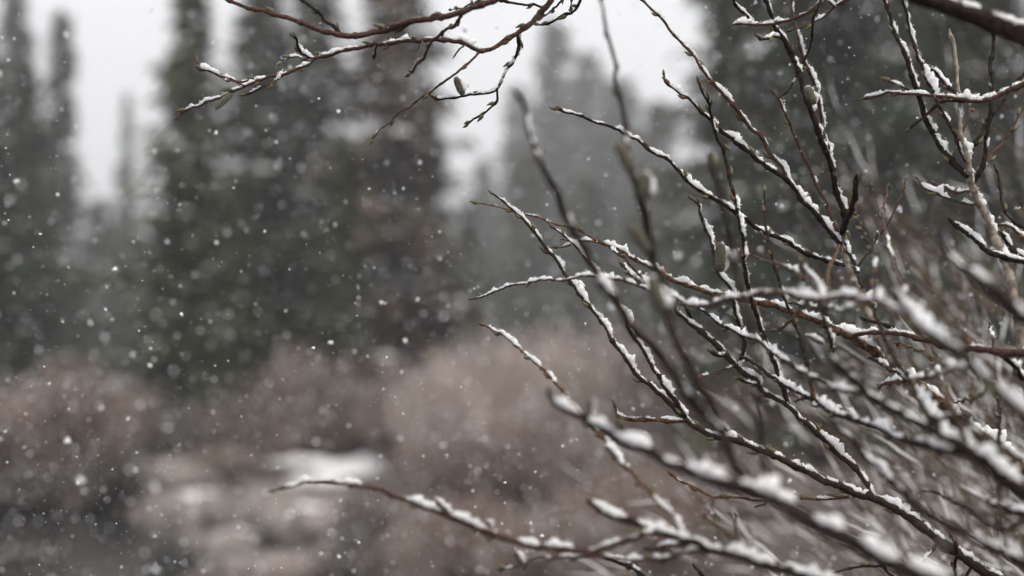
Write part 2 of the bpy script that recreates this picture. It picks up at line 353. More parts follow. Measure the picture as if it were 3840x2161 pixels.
# id parent bark z_tip z_base snow bud_density : points x,y[,diameter]
BR = '''
T1 - r 1.13 1.08 .25 .3 : A 540,-60,34 640,0,36 760,60 900,85 1050,130 1250,200 1400,260 1550,315 1700,330,56 1850,315 2050,270 2250,215 B 150,250 400,185 600,145 760,115 900,75,62 1050,30 1200,-30 1330,-90,66
T1a T1 d 1.12 1.1 .25 .5 : A 1230,-40,28 1330,40 1400,90 1470,140 1500,190 1580,240 1660,290,38
T1b T1 r 1.17 1.1 .3 .9 : B 320,680,14 370,620,26 400,570 470,520 500,440 530,370,26 580,330 650,275 740,220 820,150,36
T1c T1 d 1.14 1.1 .1 .5 : B 700,90,10 800,80 870,40 960,5 1010,-30,20
T2 - b 1.16 1.12 .12 .45 : A 1925,1275,9 B 30,1220,13 80,1160 150,1110 240,1030 330,970 430,890,18 520,830 620,760 700,700 770,650 830,600 890,550 950,490,26 1000,460,42 1090,430 1190,370 1290,310 1380,240,52 1470,170 1560,70 1620,-20 1690,-140,64
T2x T2 d 1.13 1.1 .2 .2 : B 1140,15,26 1250,30 1350,38 1450,45 1540,60,24
T3 T2 r 1.15 1.15 .8 .55 : A 165,1060,12 200,1020,22 250,990 350,960 440,910 600,860,26 680,820 760,790 850,750 980,700 1100,670,32 1180,650 1280,620 1350,580 1400,530 1480,510,34 1560,485 1700,450 1850,420 1950,395 B 60,400,36 200,385 320,370 450,365,44 600,365 700,375 800,390 880,420 980,470,48
T3a T3 r 1.15 1.15 .8 .9 : A 335,565,18 345,615,26 400,630 480,650 560,695 650,720 720,740 850,728 960,705,26
T3g T3 r 1.15 1.15 .2 0 : A 600,745,8 690,742,16 760,735,16
T3c T3 r 1.15 1.15 .5 1 : A 765,860,24 850,835 930,790 1020,760 1080,710 1140,665,22
T3d T3 d 1.14 1.15 .9 1 : A 1200,325,24 1240,370 1250,410 1290,470 1340,510 1390,535,34
T3e T3 d 1.16 1.15 .5 .8 : A 1090,568,8 1150,540 1240,520 1350,525,14
T3f T3 d 1.15 1.15 .1 .6 : A 1940,525,22 1955,480 1960,430,14
T3h T3 d 1.17 1.15 .1 .2 : B 720,530,12 760,490 820,420,18
T3i T3 r 1.17 1.15 .1 0 : B 340,460,6 390,460 430,400,8
T2a T2 d 1.15 1.14 .75 .7 : B 530,870,20 570,900,24 650,890 760,880 850,855 950,850 1050,840,22 1120,800 1160,750 1200,660,28 1270,570 1300,500 1310,400 1310,310,38
T2b T2a d 1.15 1.15 .2 1 : B 850,1135,10 900,1090,20 940,1070 1010,1020 1070,970 1120,920 1130,860 1120,800,24
T2c T2 d 1.15 1.13 .3 .6 : B 1510,160,14 1580,130 1620,90 1680,30 1730,-20 1800,-60,26
T2d - d 1.15 1.12 .45 .8 : B 1490,222,16 1560,215,24 1650,180 1730,140 1800,120 1840,60 1870,0 1890,-60,30
T2e T2d r 1.15 1.14 .1 .8 : B 1785,90,12 1785,40 1795,-40 1810,-70,20
X1 B1 d .95 .82 .25 .3 : B 2040,-60,20 2060,0,24 2100,200,34 2130,350 2170,500 2200,600,38 2200,720 2230,870 2260,1000 2290,1180,50 E 1600,330,54 1640,450 1690,600,80 1730,700 1760,850 1800,1000 1820,1180,84 1870,1350 H 1890,150 1940,350 1970,550 2010,650,86 2080,760 2120,850 2180,980 2240,1100 2320,1230 M 940,50,90 990,160 1040,330 1110,450 1200,570 1300,660,110
X2 X1 d .90 .82 .5 .2 : B 1240,805,12 1330,900,40 1380,1020 1410,1180 1470,1310 1530,1400,60 E 740,100 790,230 850,380 900,480 950,580,70 990,720 1040,800 1080,900 1150,1000 1210,1130,78 1270,1230 1330,1330 1400,1430 H 1340,130 1400,200 1450,280 1520,390 1590,500,80 1650,580 1720,650 1830,760 1900,850 1980,960 2060,1070,90 2160,1200 2240,1310 M 880,30 950,120 990,180,95
B1 - d .90 .79 .85 .3 : H 868,1090,20 880,1140,50 930,1230 1000,1290 1100,1330,70 1200,1390 L 1200,60,80 1350,120 1500,200 1650,270 1800,340,90 1950,420 2100,480 2250,530 M 800,535,110 950,580 1100,620 1250,655 1400,710,160 1550,800 1750,930,165 1900,1020 2050,1100 2200,1180 N 1050,1260,160 1300,1370 1500,1450 1800,1560,170
B1x B1 d .90 .88 .8 .2 : L 1500,60,40 1540,160,70 1650,270,70
B1a B3 b 1.12 .98 .75 .5 : H 270,530,14 350,570,22 450,620 550,700 640,790 720,860,28 800,930 880,1000 950,1070 1010,1140 1050,1190,30 L 1230,60 1340,190 1380,240,38 1450,340 1540,430 1640,540 1740,650 1850,770 1950,880 2050,980 2120,1050,44
B3 - d .95 .92 .95 .2 : L 1200,760,24 1260,790,50 1350,850 1450,900 1600,960,60 1750,1020 1900,1070 2050,1110 M 750,1160,76 900,1210 1100,1270 1300,1330 1500,1390 1700,1430 1850,1480 2100,1560,90
B4 B3 r 1.0 .95 .7 .55 : K 320,670,20 430,650,26 520,635 600,605 720,600 850,610,44 1000,630 1150,640 1280,660 1400,710 1550,770 1700,820,50 1850,890 2000,950 2150,1020 2300,1070 L 0,920,56 100,970 250,1030 450,1110 650,1160 850,1190 1050,1215,64 1200,1230 1330,1210 1500,1160 1700,1095 1850,1060,56
B5 B3 r 1.02 .98 .6 .5 : L 440,1395,14 600,1350 750,1300 900,1290 1050,1280,26 1200,1275 1330,1270 1500,1290 1700,1300 1850,1300 1980,1280 2100,1240 2250,1220 2417,1200,36
B5a B3 r 1.0 .97 .9 .1 : L 1720,1200,40 1850,1190 2000,1180 2150,1170 2300,1170,40
B5b - d 1.08 1.05 .5 .4 : L 1335,1255,16 1400,1290,44 1500,1320 1600,1370 1680,1430 1780,1520,56
B5c B5b d 1.08 1.06 .1 0 : L 1650,1335,34 1670,1390,44 1700,1450,44
B6 - d 1.13 1.13 .1 0 : L 2170,1340,20 2220,1390,28 2280,1460 2330,1540,34
B7 S1 d 1.1 1.12 .3 .7 : N 650,1440,12 780,1395,22 900,1370 1050,1365 1140,1350 1180,1400 1240,1450 1330,1520,32
M1 B3 b 1.0 .95 .6 .3 : M 790,890,36 850,950 950,1020 1050,1090 1130,1150 1180,1225,46
M2 B3 o 1.0 .95 .1 .8 : M 890,750,28 905,850,22 930,950 960,1110 980,1210,24
M3 B3 o 1.02 .95 .2 .8 : M 1105,890,18 1110,1000,26 1130,1100 1155,1270,26
B1b S1 b 1.1 1.12 .5 .6 : M 540,540,22 640,600,20 750,660 850,710 950,735,26 1080,740 1200,755 1320,775 1450,772 1600,750 1760,745,28 1950,745 2140,742 2250,750,34
B1c B1b d 1.1 1.1 .1 0 : M 1280,830,18 1340,805 1400,785,22
S1 - o 1.15 1.12 .8 .65 : E 360,550,18 450,620,22 530,690 600,760 680,840 760,930,32 850,1040 920,1120 980,1220 1040,1320 1130,1430 H 1100,180,38 1200,330 1300,440 1400,580 1480,720 1590,880,42 1650,960 1750,1050 1880,1170 2000,1280 2110,1390,52 M 780,120,60 900,170 1050,210 1200,250 1300,290 1450,350,64 1600,430 1750,500 1900,580 2100,660 2250,720 N 1000,720,80 1100,770 1250,850 1400,930 1550,1040 1700,1160,95 1850,1260 2000,1370 2150,1450 2400,1600,110
S9 S1 d 1.15 1.14 .8 .6 : E 905,855,18 1000,930 1060,985 1110,1030,22 1190,1130 1270,1230 1380,1400 H 1460,300,30 1550,430 1580,530 1620,620 1680,700,42 1740,800 1800,900 1870,1010 1950,1130 2030,1250 2130,1390,56
S9b S9 b 1.15 1.15 .1 .3 : E 990,870,10 1020,920 1070,985,16
S9c S9 b 1.15 1.15 .1 .3 : E 965,967,9 1010,965 1060,972,12
S2c S1 b 1.17 1.16 .95 .4 : H 1470,1275,18 1520,1355,46 1650,1385 1800,1395 1950,1395 2090,1400,46
S6 S1 o 1.15 1.14 .98 .6 : I 555,345,20 575,410,34 640,460 700,520 780,580,52 870,650 950,720 1030,800 1100,880,60 1200,960 1300,1020 1330,1090 1450,1180 1550,1240,50 1650,1310 N 380,20,50 450,80 560,170 680,290 800,390,60 870,460 950,560 1020,660 1070,740,60
S6b S6 o 1.14 1.14 .95 .8 : I 875,765,20 910,790,40 960,805 1030,810,36
S6c S6 r 1.14 1.14 .5 .9 : I 780,1000,10 880,970 980,940 1080,920,18
S6d S6 d 1.15 1.14 .3 .7 : I 1125,1015,20 1180,1030,26 1260,1050 1340,1085,26
S6f S6 d 1.15 1.15 .5 .9 : I 650,370,14 690,420,26 750,480,30
S7 X4 d 1.16 .95 .75 .6 : I 760,370,16 850,430,26 930,490 1010,540 1130,600,28 1250,660 1330,690 1430,770 1530,830,34 1650,910 1750,980 1850,1020 1960,1090 2080,1120 2210,1140 J 1000,1150,44
S8 X4 d 1.15 .93 .85 .5 : I 1160,815,30 1250,870 1330,930 1450,1010 1530,1070,42 1650,1120 1780,1200 1900,1270 2000,1330,44 2150,1380 2300,1420 N 1100,130,60 1250,200 1400,240,74 1550,270 1750,330 1900,390,80
S8b S8 d 1.16 1.14 .1 .3 : I 1630,1225,14 1690,1210 1780,1215,18
S3 - b 1.16 1.12 .95 .35 : E 945,1035,12 1060,1000,18 1150,975 1260,985 1370,1000,26 1500,1050 1620,1130 1740,1200 1830,1240 F 250,1300,38 400,1370 580,1420,50 I 830,215,54 950,260 1100,275 1250,310,58 1450,345 1600,400 1750,460,66 1900,510 2050,590 2200,670 2350,770,90 J 1150,860,96 1300,950 1450,1060 1600,1180,110 1750,1320 1900,1450 N 2150,260,120 2350,440 2600,650,130
S2 S3 b 1.16 1.16 .1 .4 : E 212,632,8 330,660,14 450,690 560,720 700,745 850,790 1000,845,18 1150,890 1250,940 1370,1000,24
S2b S10 d 1.16 1.16 .6 .5 : E 1390,1010,16 1430,1040,20 1510,1110 1580,1170 1650,1250 1720,1330 1770,1400,30
S10 X3 r 1.16 .95 .92 .25 : H 138,302,12 250,270,16 380,235 500,190 620,155,18 720,135 820,120 950,125 1080,110,20 1200,85 1330,95 1480,110 1600,150 1700,185 1760,205,28 I 420,250 560,290,36 640,330 720,360,34 800,355 900,330 1000,300 1100,285 1250,260,38 1350,230 1500,235 1620,260 1740,300 1850,300,40 1950,290 2100,275 2250,290,56 J 950,305 1100,335,64 1200,380 1320,430 1450,530,70 1560,620,80
S10b S10 o 1.14 1.16 .9 .8 : E 1515,1180,26 1570,1240,34 1640,1310 1720,1350 1780,1400,30
S4a S10 r 1.14 1.15 .5 .5 : I 1445,580,14 1530,560,26 1600,500 1680,420 1730,350 1770,300,32
S4c S10 d 1.13 1.14 .8 .5 : I 1600,330,20 1740,355 1850,370 1990,380 2100,395 2250,390,22
S33 S10 r 1.16 1.1 .4 .3 : F 870,1060,14 1000,1095,22 1130,1150 1200,1170 1300,1210,28 1430,1270 1500,1330 I 1850,200,40 1890,290,50
S5 - r 1.14 1.05 .7 .1 : J 770,640,30 870,620,42 950,605 1150,610 1350,620,50 1500,660 1700,715 1850,740,62 1950,740 2100,765 2250,785 2417,790,90 2600,760,95
S46 S5 d 1.15 1.1 .85 .2 : J 925,455,14 1000,490,32 1100,512 1250,565 1350,615,40
S5b S5 d 1.1 1.06 .6 .6 : J 2500,1080,44 2417,1000,50 2330,900 2250,830 2180,780,46
X3 - o .88 .80 .95 .2 : J 1190,180,10 1230,240,50 1300,320 1380,430,80 1450,530 1550,620,95 1680,700 1850,770 1950,880,80 2050,1000 2170,1110 2270,1200,90 2417,1330 2650,1500,110
X4 - d .93 .85 .8 .3 : J 675,830,30 740,900,70 820,960 900,1040 980,1130,84 1060,1200 1200,1280 1350,1370,84 N 1350,30 1500,80 1650,170,90 1800,260 1950,350 2100,430,130 2200,530 2300,620 2417,700,170 2650,850,180
X5 - d .88 .80 .7 .3 : G 1660,960,10 1710,1080,34 1760,1130,46 1850,1210 1950,1270 2050,1370,60 J 1900,40 2000,110,90 2100,200 2200,270 2300,350,150 2417,440 2650,580,180
X6 - d .95 .86 .75 .4 : N 640,40,20 720,110,34 830,190 900,270 1000,380,44 1100,450 1180,570 1280,660,70 1400,770 1500,860 1650,950 1850,1060,60 2000,1130 2150,1210,90 2300,1290 2417,1350 2650,1480,110
X7 X4 o .97 .90 .6 .5 : J 1420,1060,30 1450,1180,50 1530,1320 1570,1400 N 1880,0,60 N 1950,120,70 2050,250 2150,340,90 2230,480,90
X8 - d .98 .95 .99 0 : D 1050,-130,110 1250,-80,125 1500,-10,145 1800,85,175 2100,195,205 2417,320,225 2800,490,240
X9 - d .97 .90 .9 .3 : N 2070,780,30 2150,820,60 2300,860 2417,880,70 2600,900,80
S11 S12 d 1.15 1.15 .8 .55 : B 1655,993,12 1750,1010,22 1870,1040 1980,1090 2100,1130 2200,1180,28 2330,1240 C 450,1260 550,1340 650,1400,32 740,1440 F 350,340,36 430,430 520,500 640,580 740,640 850,710,42 950,770 1050,850 1130,890 1250,940 1400,1020,44 1500,1090 1600,1130 1750,1170 1860,1200,48
S12 - p 1.17 1.10 .15 0 : G 755,930,40 780,1050,50 800,1180,62 850,1280 920,1400 J 870,130,66 930,240 980,360,72 1030,460 1060,560 1120,680,80 1200,800 1290,930 1400,1080,90 1540,1260 1700,1420 N 2000,240,100 2250,480 2600,760,110
S13 S12 d 1.14 1.15 .65 .7 : D 60,-60,38 100,50,44 140,150 160,250 230,350 290,450,54 340,560 380,680 420,800 450,900,60 500,1050 560,1180 600,1300 G 640,200 670,330,56 700,430 735,550 765,650,62 785,760 775,850 762,950,70
S13b S13 r 1.17 1.15 .7 .5 : D 300,-60,22 310,0,26 340,200 370,350 400,450 440,600,34 490,700 530,800 570,1000 600,1150,36 640,1300 G 655,200 675,320,38
S18c S13 o 1.13 1.14 .95 1 : C 1545,330,14 1580,360,30 1640,350 1700,330 1780,345,34
S15 S12 d 1.15 1.15 .85 .55 : C 700,680,20 720,740,18 800,800 850,850,24 930,900 1000,980 1060,1040,34 1150,1110 1230,1200 1330,1270,44 1440,1350 1540,1430 F 870,80,44 970,150 1050,210 1110,260 1200,340,46 1300,410 1400,510 1480,610 1560,690,50 1640,790 1720,900 1800,1000 G 762,990,52
S14 S15 r 1.15 1.15 .75 .5 : C 470,-50,20 510,0,22 600,80 700,190 780,310,28 860,390 950,480 1020,580,32 1100,680 1170,790 1250,870 1320,950,40 1400,1050 1480,1150 1560,1230 1620,1310 F 1130,110,38 1210,220 1290,310 1370,420,40
S16 S6 d 1.13 1.14 .55 .8 : C 1020,750,26 1035,820,20 1060,870 1100,930 1130,1040,26 1160,1150 1190,1260 1240,1370 F 740,110,32 780,250 820,420 850,560 880,680,40 910,830 930,980 935,1100,38 955,1230 985,1400,44 I 1250,290,42 1290,430 1330,560 1390,700,46 1440,830 1480,930 1530,1060 1570,1180 1600,1250,54
S16b S16 d 1.12 1.13 .2 .8 : C 1100,870,20 1110,950,24 1145,1080,24
S17a - d 1.15 1.14 .1 .2 : C 1730,905,10 1820,830,14 1870,740 1940,600,20 1990,500 2030,350 2055,200,24 2080,80 2110,-20 2130,-100,30
S17b S12 r 1.16 1.16 .35 .8 : C 1700,850,12 1740,920,24 1780,1010 1830,1110 1880,1210 1930,1330,24 G 400,190,30 460,300 500,380 560,500 620,620,36 660,720 700,850 745,940,44
S18 - r 1.14 1.13 .75 .3 : C 1278,258,8 1350,225,22 1500,225 1600,232 1720,215,30 1850,175 1950,130 2040,90 2085,40 2120,-20 2160,-90,34
S18b S18 d 1.14 1.14 .75 .8 : C 1310,-40,24 1350,40,26 1400,90 1450,140 1500,200,36
S19 - r 1.15 1.14 .4 .3 : C 1800,295,12 1870,265,16 1960,240 2060,200 2160,160,22 2230,90 2310,30 2400,-20 2500,-80,26
S19b S19 r 1.15 1.15 .8 .2 : C 2130,-40,14 2190,10 2250,65,20
S20 S21 d 1.15 1.14 .6 .5 : D 1130,-60,36 1190,120,40 1240,250 1300,400 1350,540,46 1390,660 1430,780 1470,920 1520,1060,56 1580,1180 1640,1280 G 1620,40,60 1700,190 1800,300 1905,390,64
S21 - p 1.15 1.10 .5 .1 : D 1740,260,20 1755,330,32 1780,430 1800,540 1800,650,30 1815,800 1830,950 1835,1100 G 1855,50,44 1890,200 1905,300,56 1940,460,64 1990,600 2060,730,74 2120,860 2180,990 2240,1130,84 J 2290,50,84 2330,250 2370,500,84 2400,760 2450,1100,90
S22 S21 d 1.16 1.15 .65 .8 : D 1320,-60,40 1360,150,30 1400,330 1440,470 1500,600,36 1550,740 1600,850 1640,950 1700,1060,34 1750,1150 1800,1230 G 1860,200,34 1890,260,34
S23 S21 d 1.16 1.15 .1 .3 : D 2150,180,36 2140,400 2110,550,42 2130,700 2120,850 2110,1000 2100,1150,44 2080,1300 G 2060,230 2020,350 1965,480,46
S24 S21 d 1.16 1.15 .1 .3 : D 2600,450,16 2500,560,24 2400,690 2300,800 2250,880 2180,980,36 2100,1080 2040,1180 1970,1300 G 1930,140,40 1900,230,44
S25 - r 1.15 1.12 .85 .3 : D 900,912,12 1000,890,28 1100,870 1180,840 1300,845 1450,850,26 1600,865 1750,880 1850,900 1950,915,40 2050,905 2150,870 2280,820 2417,770,56 2600,700,60
S25b S25 d 1.14 1.13 .15 .4 : D 1375,1172,12 1450,1110,26 1530,1040 1600,960 1680,920 1800,922 1960,925,36
S25c S25 d 1.15 1.15 .6 .8 : D 1165,728,10 1260,760 1340,795 1450,845,18
S25d S25 d 1.15 1.14 .85 .9 : D 1550,607,12 1620,660,34 1690,730 1750,800 1850,880,34
S26 S21 r 1.17 1.15 .3 .4 : D 2500,870,14 2417,980,20 2350,1080 2290,1190 G 2220,112,24 2130,200 2070,280 2000,370 1955,430,26
S26b S21 r 1.15 1.15 .3 1 : D 1925,960,14 1920,1050,16 1890,1130 1860,1210 G 1850,60,20
S27 S10 r 1.16 1.14 .45 .5 : G 1182,478,16 1170,580,20 1150,680 1140,740 1150,830,24 1170,930 1200,1030 1220,1120 1250,1220,28 1290,1300 J 1280,90,28 1320,170 1360,260 1410,400 1450,530,34
S28 S12 r 1.17 1.16 .05 .7 : G 1345,420,14 1320,530,16 1260,650 1210,770 1150,880 1080,970 1020,1080,18 960,1150 900,1260 880,1330,20
S29 S10 d 1.14 1.14 .5 .8 : G 878,728,14 930,810,30 960,920 1020,1000 1040,1060,34 1060,1150 1070,1250,38 J 1070,192,32 1090,340,36
S30 X4 d 1.15 .95 .65 .45 : G 805,960,30 840,1100,32 890,1200 930,1320 J 970,220,36 1010,300 1060,400 1090,480 1130,600,40 1180,720 1230,820 1300,920 1360,1020,44 1430,1130 1500,1220 1570,1320 N 1600,30,54 1720,150,60 1830,280,66
S31 S8 d 1.14 1.14 .35 .8 : F 1130,520,8 1130,620,18 1135,750,26 1150,880 1180,1020 1210,1160,26 1240,1270 I 1530,210,30 1580,370 1630,480 1680,620,32 1720,740 1750,870 1780,1000,40 1805,1130 1820,1250 1835,1330,24
S31b S31 o 1.14 1.14 .8 .5 : F 1100,905,20 1130,950,30 1165,990,28
S32 S6 o 1.14 1.14 .75 .7 : F 475,600,16 540,650,24 550,740,32 600,850 650,980,34 680,1120 700,1240 770,1340,34 840,1430 I 1080,300,40 1110,430 1150,560 1180,680,42 1225,800,42
S34 S10 b 1.14 1.14 .1 .1 : G 745,1010,30 700,1120,34 650,1230 630,1330 625,1420 J 620,180,34 690,250 780,290,44
S35 S12 d 1.11 1.15 .1 .3 : G 905,370,30 895,470,54 875,600 835,740,50 800,830 765,920,54
S36 S10 o 1.12 1.13 .5 .8 : J 690,800,20 675,700,34 640,590 610,500,36 590,400 580,300,34
S37 - d 1.15 1.13 .15 .2 : G 2150,275,12 2180,380,22 2200,500,28 2220,640 2260,770,26 2417,860 2600,930,34
S38 - d 1.15 1.11 .98 .25 : G 1728,765,20 1800,830,46 1900,900 2000,990 2100,1080,56 2200,1110 2350,1150 2500,1190 2650,1230,60
S39 S21 r 1.16 1.16 .8 .5 : G 1448,405,16 1500,480,26 1600,540 1700,590 1800,620 1900,635 1990,650,26
S40 S21 r 1.18 1.16 .95 .5 : G 1600,450,30 1700,490 1800,535 1880,528 1960,522,22
S41 - d 1.13 1.10 .9 .8 : G 2200,890,24 2260,980,44 2330,1060 2417,1120 2600,1230,50
S42 S41 r 1.15 1.12 .6 .8 : G 2210,830,16 2300,860,30 2380,930 2480,1010 2590,1220,34
S43 X4 o 1.15 1.0 .75 .4 : J 1005,825,28 1100,870,34 1200,930 1320,1000 1420,1090,34 1500,1200 1600,1330 N 1800,250,50
S44 X3 b 1.16 .92 .9 .4 : J 1100,1075,20 1200,1050,36 1350,1035 1450,1020 1600,990,40 1700,955 1800,920 1900,925 2020,935,40
S44b S44 b 1.17 1.12 .5 .6 : J 1255,690,16 1380,730 1530,790,26 1640,850 1780,925,34
S45 X4 r 1.14 .95 .4 .8 : J 1520,690,24 1570,820,34 1620,930 1660,1040 1700,1150,36 1740,1260 1800,1380 N 1880,170,40 1940,340,50
S47 X3 r 1.2 .95 .3 .4 : J 1770,1235,12 1900,1210,22 2000,1170 2080,1130 2150,1095,24
S48 S5 o 1.14 1.1 .3 .8 : J 2105,510,18 2130,620,26 2145,720 2150,770,26
S48b X6 d 1.12 .92 .2 .5 : J 2170,1130,20 2200,1300,30 2195,1420,32 N 2190,220,34 2200,420 2190,700,34 2180,1220,36
S49 X9 d 1.05 .95 .05 .2 : N 1480,690,14 1600,690,26 1750,750 1870,820 1980,900,34 2100,1000 2300,1020 2500,890,34
S50 S1 d 1.1 1.12 .2 .5 : N 1760,1100,12 1790,1180,24 1810,1260,34 1790,1340 1800,1430,30 1850,1480,30
S51 X5 d .98 .88 .6 .6 : N 2140,230,20 2220,290,34 2300,340 2417,400,40 2600,420,50
S52 - d 1.12 1.12 .1 .4 : N 1660,1420,16 1750,1450,28 1900,1520,30
S54 S8 d 1.16 1.13 .6 .4 : J 640,1240,14 720,1280,24 800,1310 900,1350,28
S55 B1 d .90 .84 .15 .3 : F 645,180,34 655,300,60 680,430 710,550 745,680,58 785,850 825,1000 860,1200 880,1370,54 I 1170,250 1210,420 1260,620 1305,820,46 1305,1000 1312,1150 1320,1300 M 1335,150,54 1350,330 1380,520 1400,700,66
S56 S10 o 1.0 1.05 .5 .6 : I 1700,-60,36 1790,80,30 1870,160,34 1900,300,40
'''
# catkins: parent id | grid letter base x,y tip x,y width snow(0/1)
CAT = '''
T3 A 655,850 500,985 70 0
T2a B 810,860 745,700 80 1
X1 E 1625,345 1490,80 140 0
X1 E 1750,600 1740,360 150 1
X1 E 1760,1080 1610,830 135 0
X1 H 1880,420 1790,100 150 1
S32 F 730,1250 735,1000 125 1
X2 E 800,250 740,170 60 1
S13 D 530,940 450,790 110 1
S13 D 520,850 545,790 60 1
B4 K 1900,880 1770,760 60 1
B4 L 340,1020 300,950 70 1
B5 L 620,1345 560,1230 70 1
B1 H 1240,1360 1250,1190 70 1
S12 G 800,960 810,890 80 1
S35 G 880,500 905,380 56 0
X4 J 700,880 660,810 50 1
S27 G 1138,740 1125,728 46 0
S28 G 1075,965 1090,900 44 1
S10b E 1700,1380 1640,1300 50 1
X3 J 1290,300 1240,210 60 1
S55 I 1305,880 1310,760 90 1
S4a J 520,700 600,700 50 1
B1a L 1480,400 1380,270 60 1
X4 J 880,930 860,880 90 1
X5 J 2200,190 2120,120 110 1
'''
LAB = {
 'T1': 'reddish bough sagging across the top left, thickest of the upper branches',
 'T2': 'brown forked branch hanging from the top centre with long bare tip and snowy catkin',
 'T2d': 'short dark twig with green bud tip hooking down at the top centre',
 'B1': 'biggest blurred dark branch rising from the bottom right with long upright shoots',
 'B3': 'blurred bottom branch with thick snow cap on its tip and long arching red twig',
 'B5b': 'short dark stubby twig with a knob under the thin red twig, bottom edge',
 'B6': 'tiny dark bare stub poking up at the bottom edge right of the knobbed twig',
 'S1': 'sharp mossy brown branch at lower right forking in a Y, snow along both arms',
 'S3': 'thick golden brown speckled branch running diagonally under deep snow at the right',
 'S5': 'smooth reddish branch coming in level from the right edge above the forked sharp branch',
 'X3': 'blurred dark branch with a white snow ridge at the right, joined by red arching branch',
 'X4': 'blurred heavy branch below the snowy ridge one, leaving at the lower right edge',
 'X5': 'thick blurred black branch at the right edge beside the pale stem, snow on its top',
 'X6': 'blurred thin wavy branch just above the biggest blurred one at lower right',
 'X8': 'thickest dark bough crossing the top right corner with snow on its back',
 'X9': 'short blurred snow topped branch end at the lower right edge with dark curved twig',
 'S12': 'pale beige stem with a hub of many straight upright shoots at right of centre',
 'S17a': 'thin dark twig curving down from the top right past the snowy upright shoot',
 'S18': 'reddish level twig at the top right with snow cushions and a dark side shoot',
 'S19': 'thinner red twig just below the snow cushioned one at the top right',
 'S21': 'pale grey stem near the right edge splitting into six dark upright shoots',
 'S25': 'reddish snow topped twig reaching left from the right edge across the upright shoots',
 'S37': 'thin bare wavy dark twig at the right edge beside the pale grey stem',
 'S38': 'stout short twig with an even snow crust crossing the pale grey stem',
 'S41': 'snowy budded twig pair at the right edge just above the pale stem foot',
 'S52': 'small dark twig at the bottom edge near the lower right corner'}
SP = {}                                   # id -> dict
for ln in BR.strip().splitlines():
    hd, pt = ln.split(':'); idn, par, bk, zt, zb, sn, bd = hd.split()
    P = []; g = 'A'
    for tk in pt.split():
        if tk in ORG: g = tk; continue
        c = [float(v) for v in tk.split(',')]
        P.append([ORG[g][0]+c[0]*.41374, ORG[g][1]+c[1]*.41374, c[2]*.41374 if len(c) > 2 else None])
    L = [0]
    for a, b in zip(P, P[1:]): L.append(L[-1]+math.hypot(a[0]-b[0], a[1]-b[1]))
    known = [i for i, p in enumerate(P) if p[2] is not None]
    for i, p in enumerate(P):
        if p[2] is None:
            a = max([k for k in known if k < i]); b = min([k for k in known if k > i])
            f = (L[i]-L[a])/(L[b]-L[a]); p[2] = P[a][2]*(1-f)+P[b][2]*f
    zt, zb = [float(v) if float(v) >= 1.15 else 1.15/(1+1.45*(1.15/float(v)-1)) for v in (zt, zb)]     # nearer than the focus: well in front
    SP[idn] = dict(par=par, bk=bk, zt=float(zt), zb=float(zb), sn=float(sn), bd=float(bd), P=P, L=L)
def sample(idn):
    s = SP[idn]
    if 'C' in s: return s
    rnd = random.Random(idn); zb = s['zb']; P = s['P']
    if s['par'] != '-':
        q = sample(s['par'])['C']; e = P[-1]
        j = min(range(len(q)), key=lambda i: (q[i][0]-e[0])**2+(q[i][1]-e[1])**2)
        d = math.hypot(q[j][0]-e[0], q[j][1]-e[1])
        zb = q[j][3]
        if d < 60: e[0], e[1] = q[j][0], q[j][1]
        else: P.append([q[j][0], q[j][1], e[2]]); s['L'].append(s['L'][-1]+d)
    tot = s['L'][-1]; ph = rnd.random()*50
    Q = []
    for p, l in zip(P, s['L']):
        f = l/tot; z = s['zt']*(1-f)+zb*f + .012*math.sin(ph+l*.008)*math.sin(math.pi*f)
        Q.append((p[0], p[1], p[2], z))
    C = catmull(Q, 3.2 if s['zt'] > .96 else 6)
    s['C'] = C; s['z1'] = zb
    return s
for k in SP: sample(k)
def rootof(k):
    while SP[k]['par'] != '-': k = SP[k]['par']
    return k
# shared bud meshes
def bud_mesh(seed, sharp=1.0, bend=.25):
    V, F = [], []; n = 7
    pts = []; rad = []
    prof = [.55, .95, 1.0, .85, .62, .34, .06]
    for i in range(n):
        t = i/(n-1); pts.append(Vector((bend*t*t*.5, 0, t))); rad.append(.20*prof[i])
    tube(pts, rad, 7, V, F); return V, F
BUD = []
for s, (bnd, mt) in enumerate([(.3, 'bud'), (.1, 'bud'), (.45, 'budr'), (.2, 'bud')]):
    V, F = bud_mesh(s, 1, bnd); me = mesh_only('bud', V, F, M[mt]); me.polygons.foreach_set('use_smooth', [True]*len(me.polygons)); BUD.append(me)
def orient(p, d, side, ln):
    z = d.normalized(); x = (side - z*side.dot(z)).normalized(); y = z.cross(x)
    m = Matrix((x, y, z)).transposed().to_4x4(); m.translation = p
    return m @ Matrix.Scale(ln, 4)
SNOWDIR = (Vector((.42, -.15, .9))).normalized()
PXM = HFOVW/3840
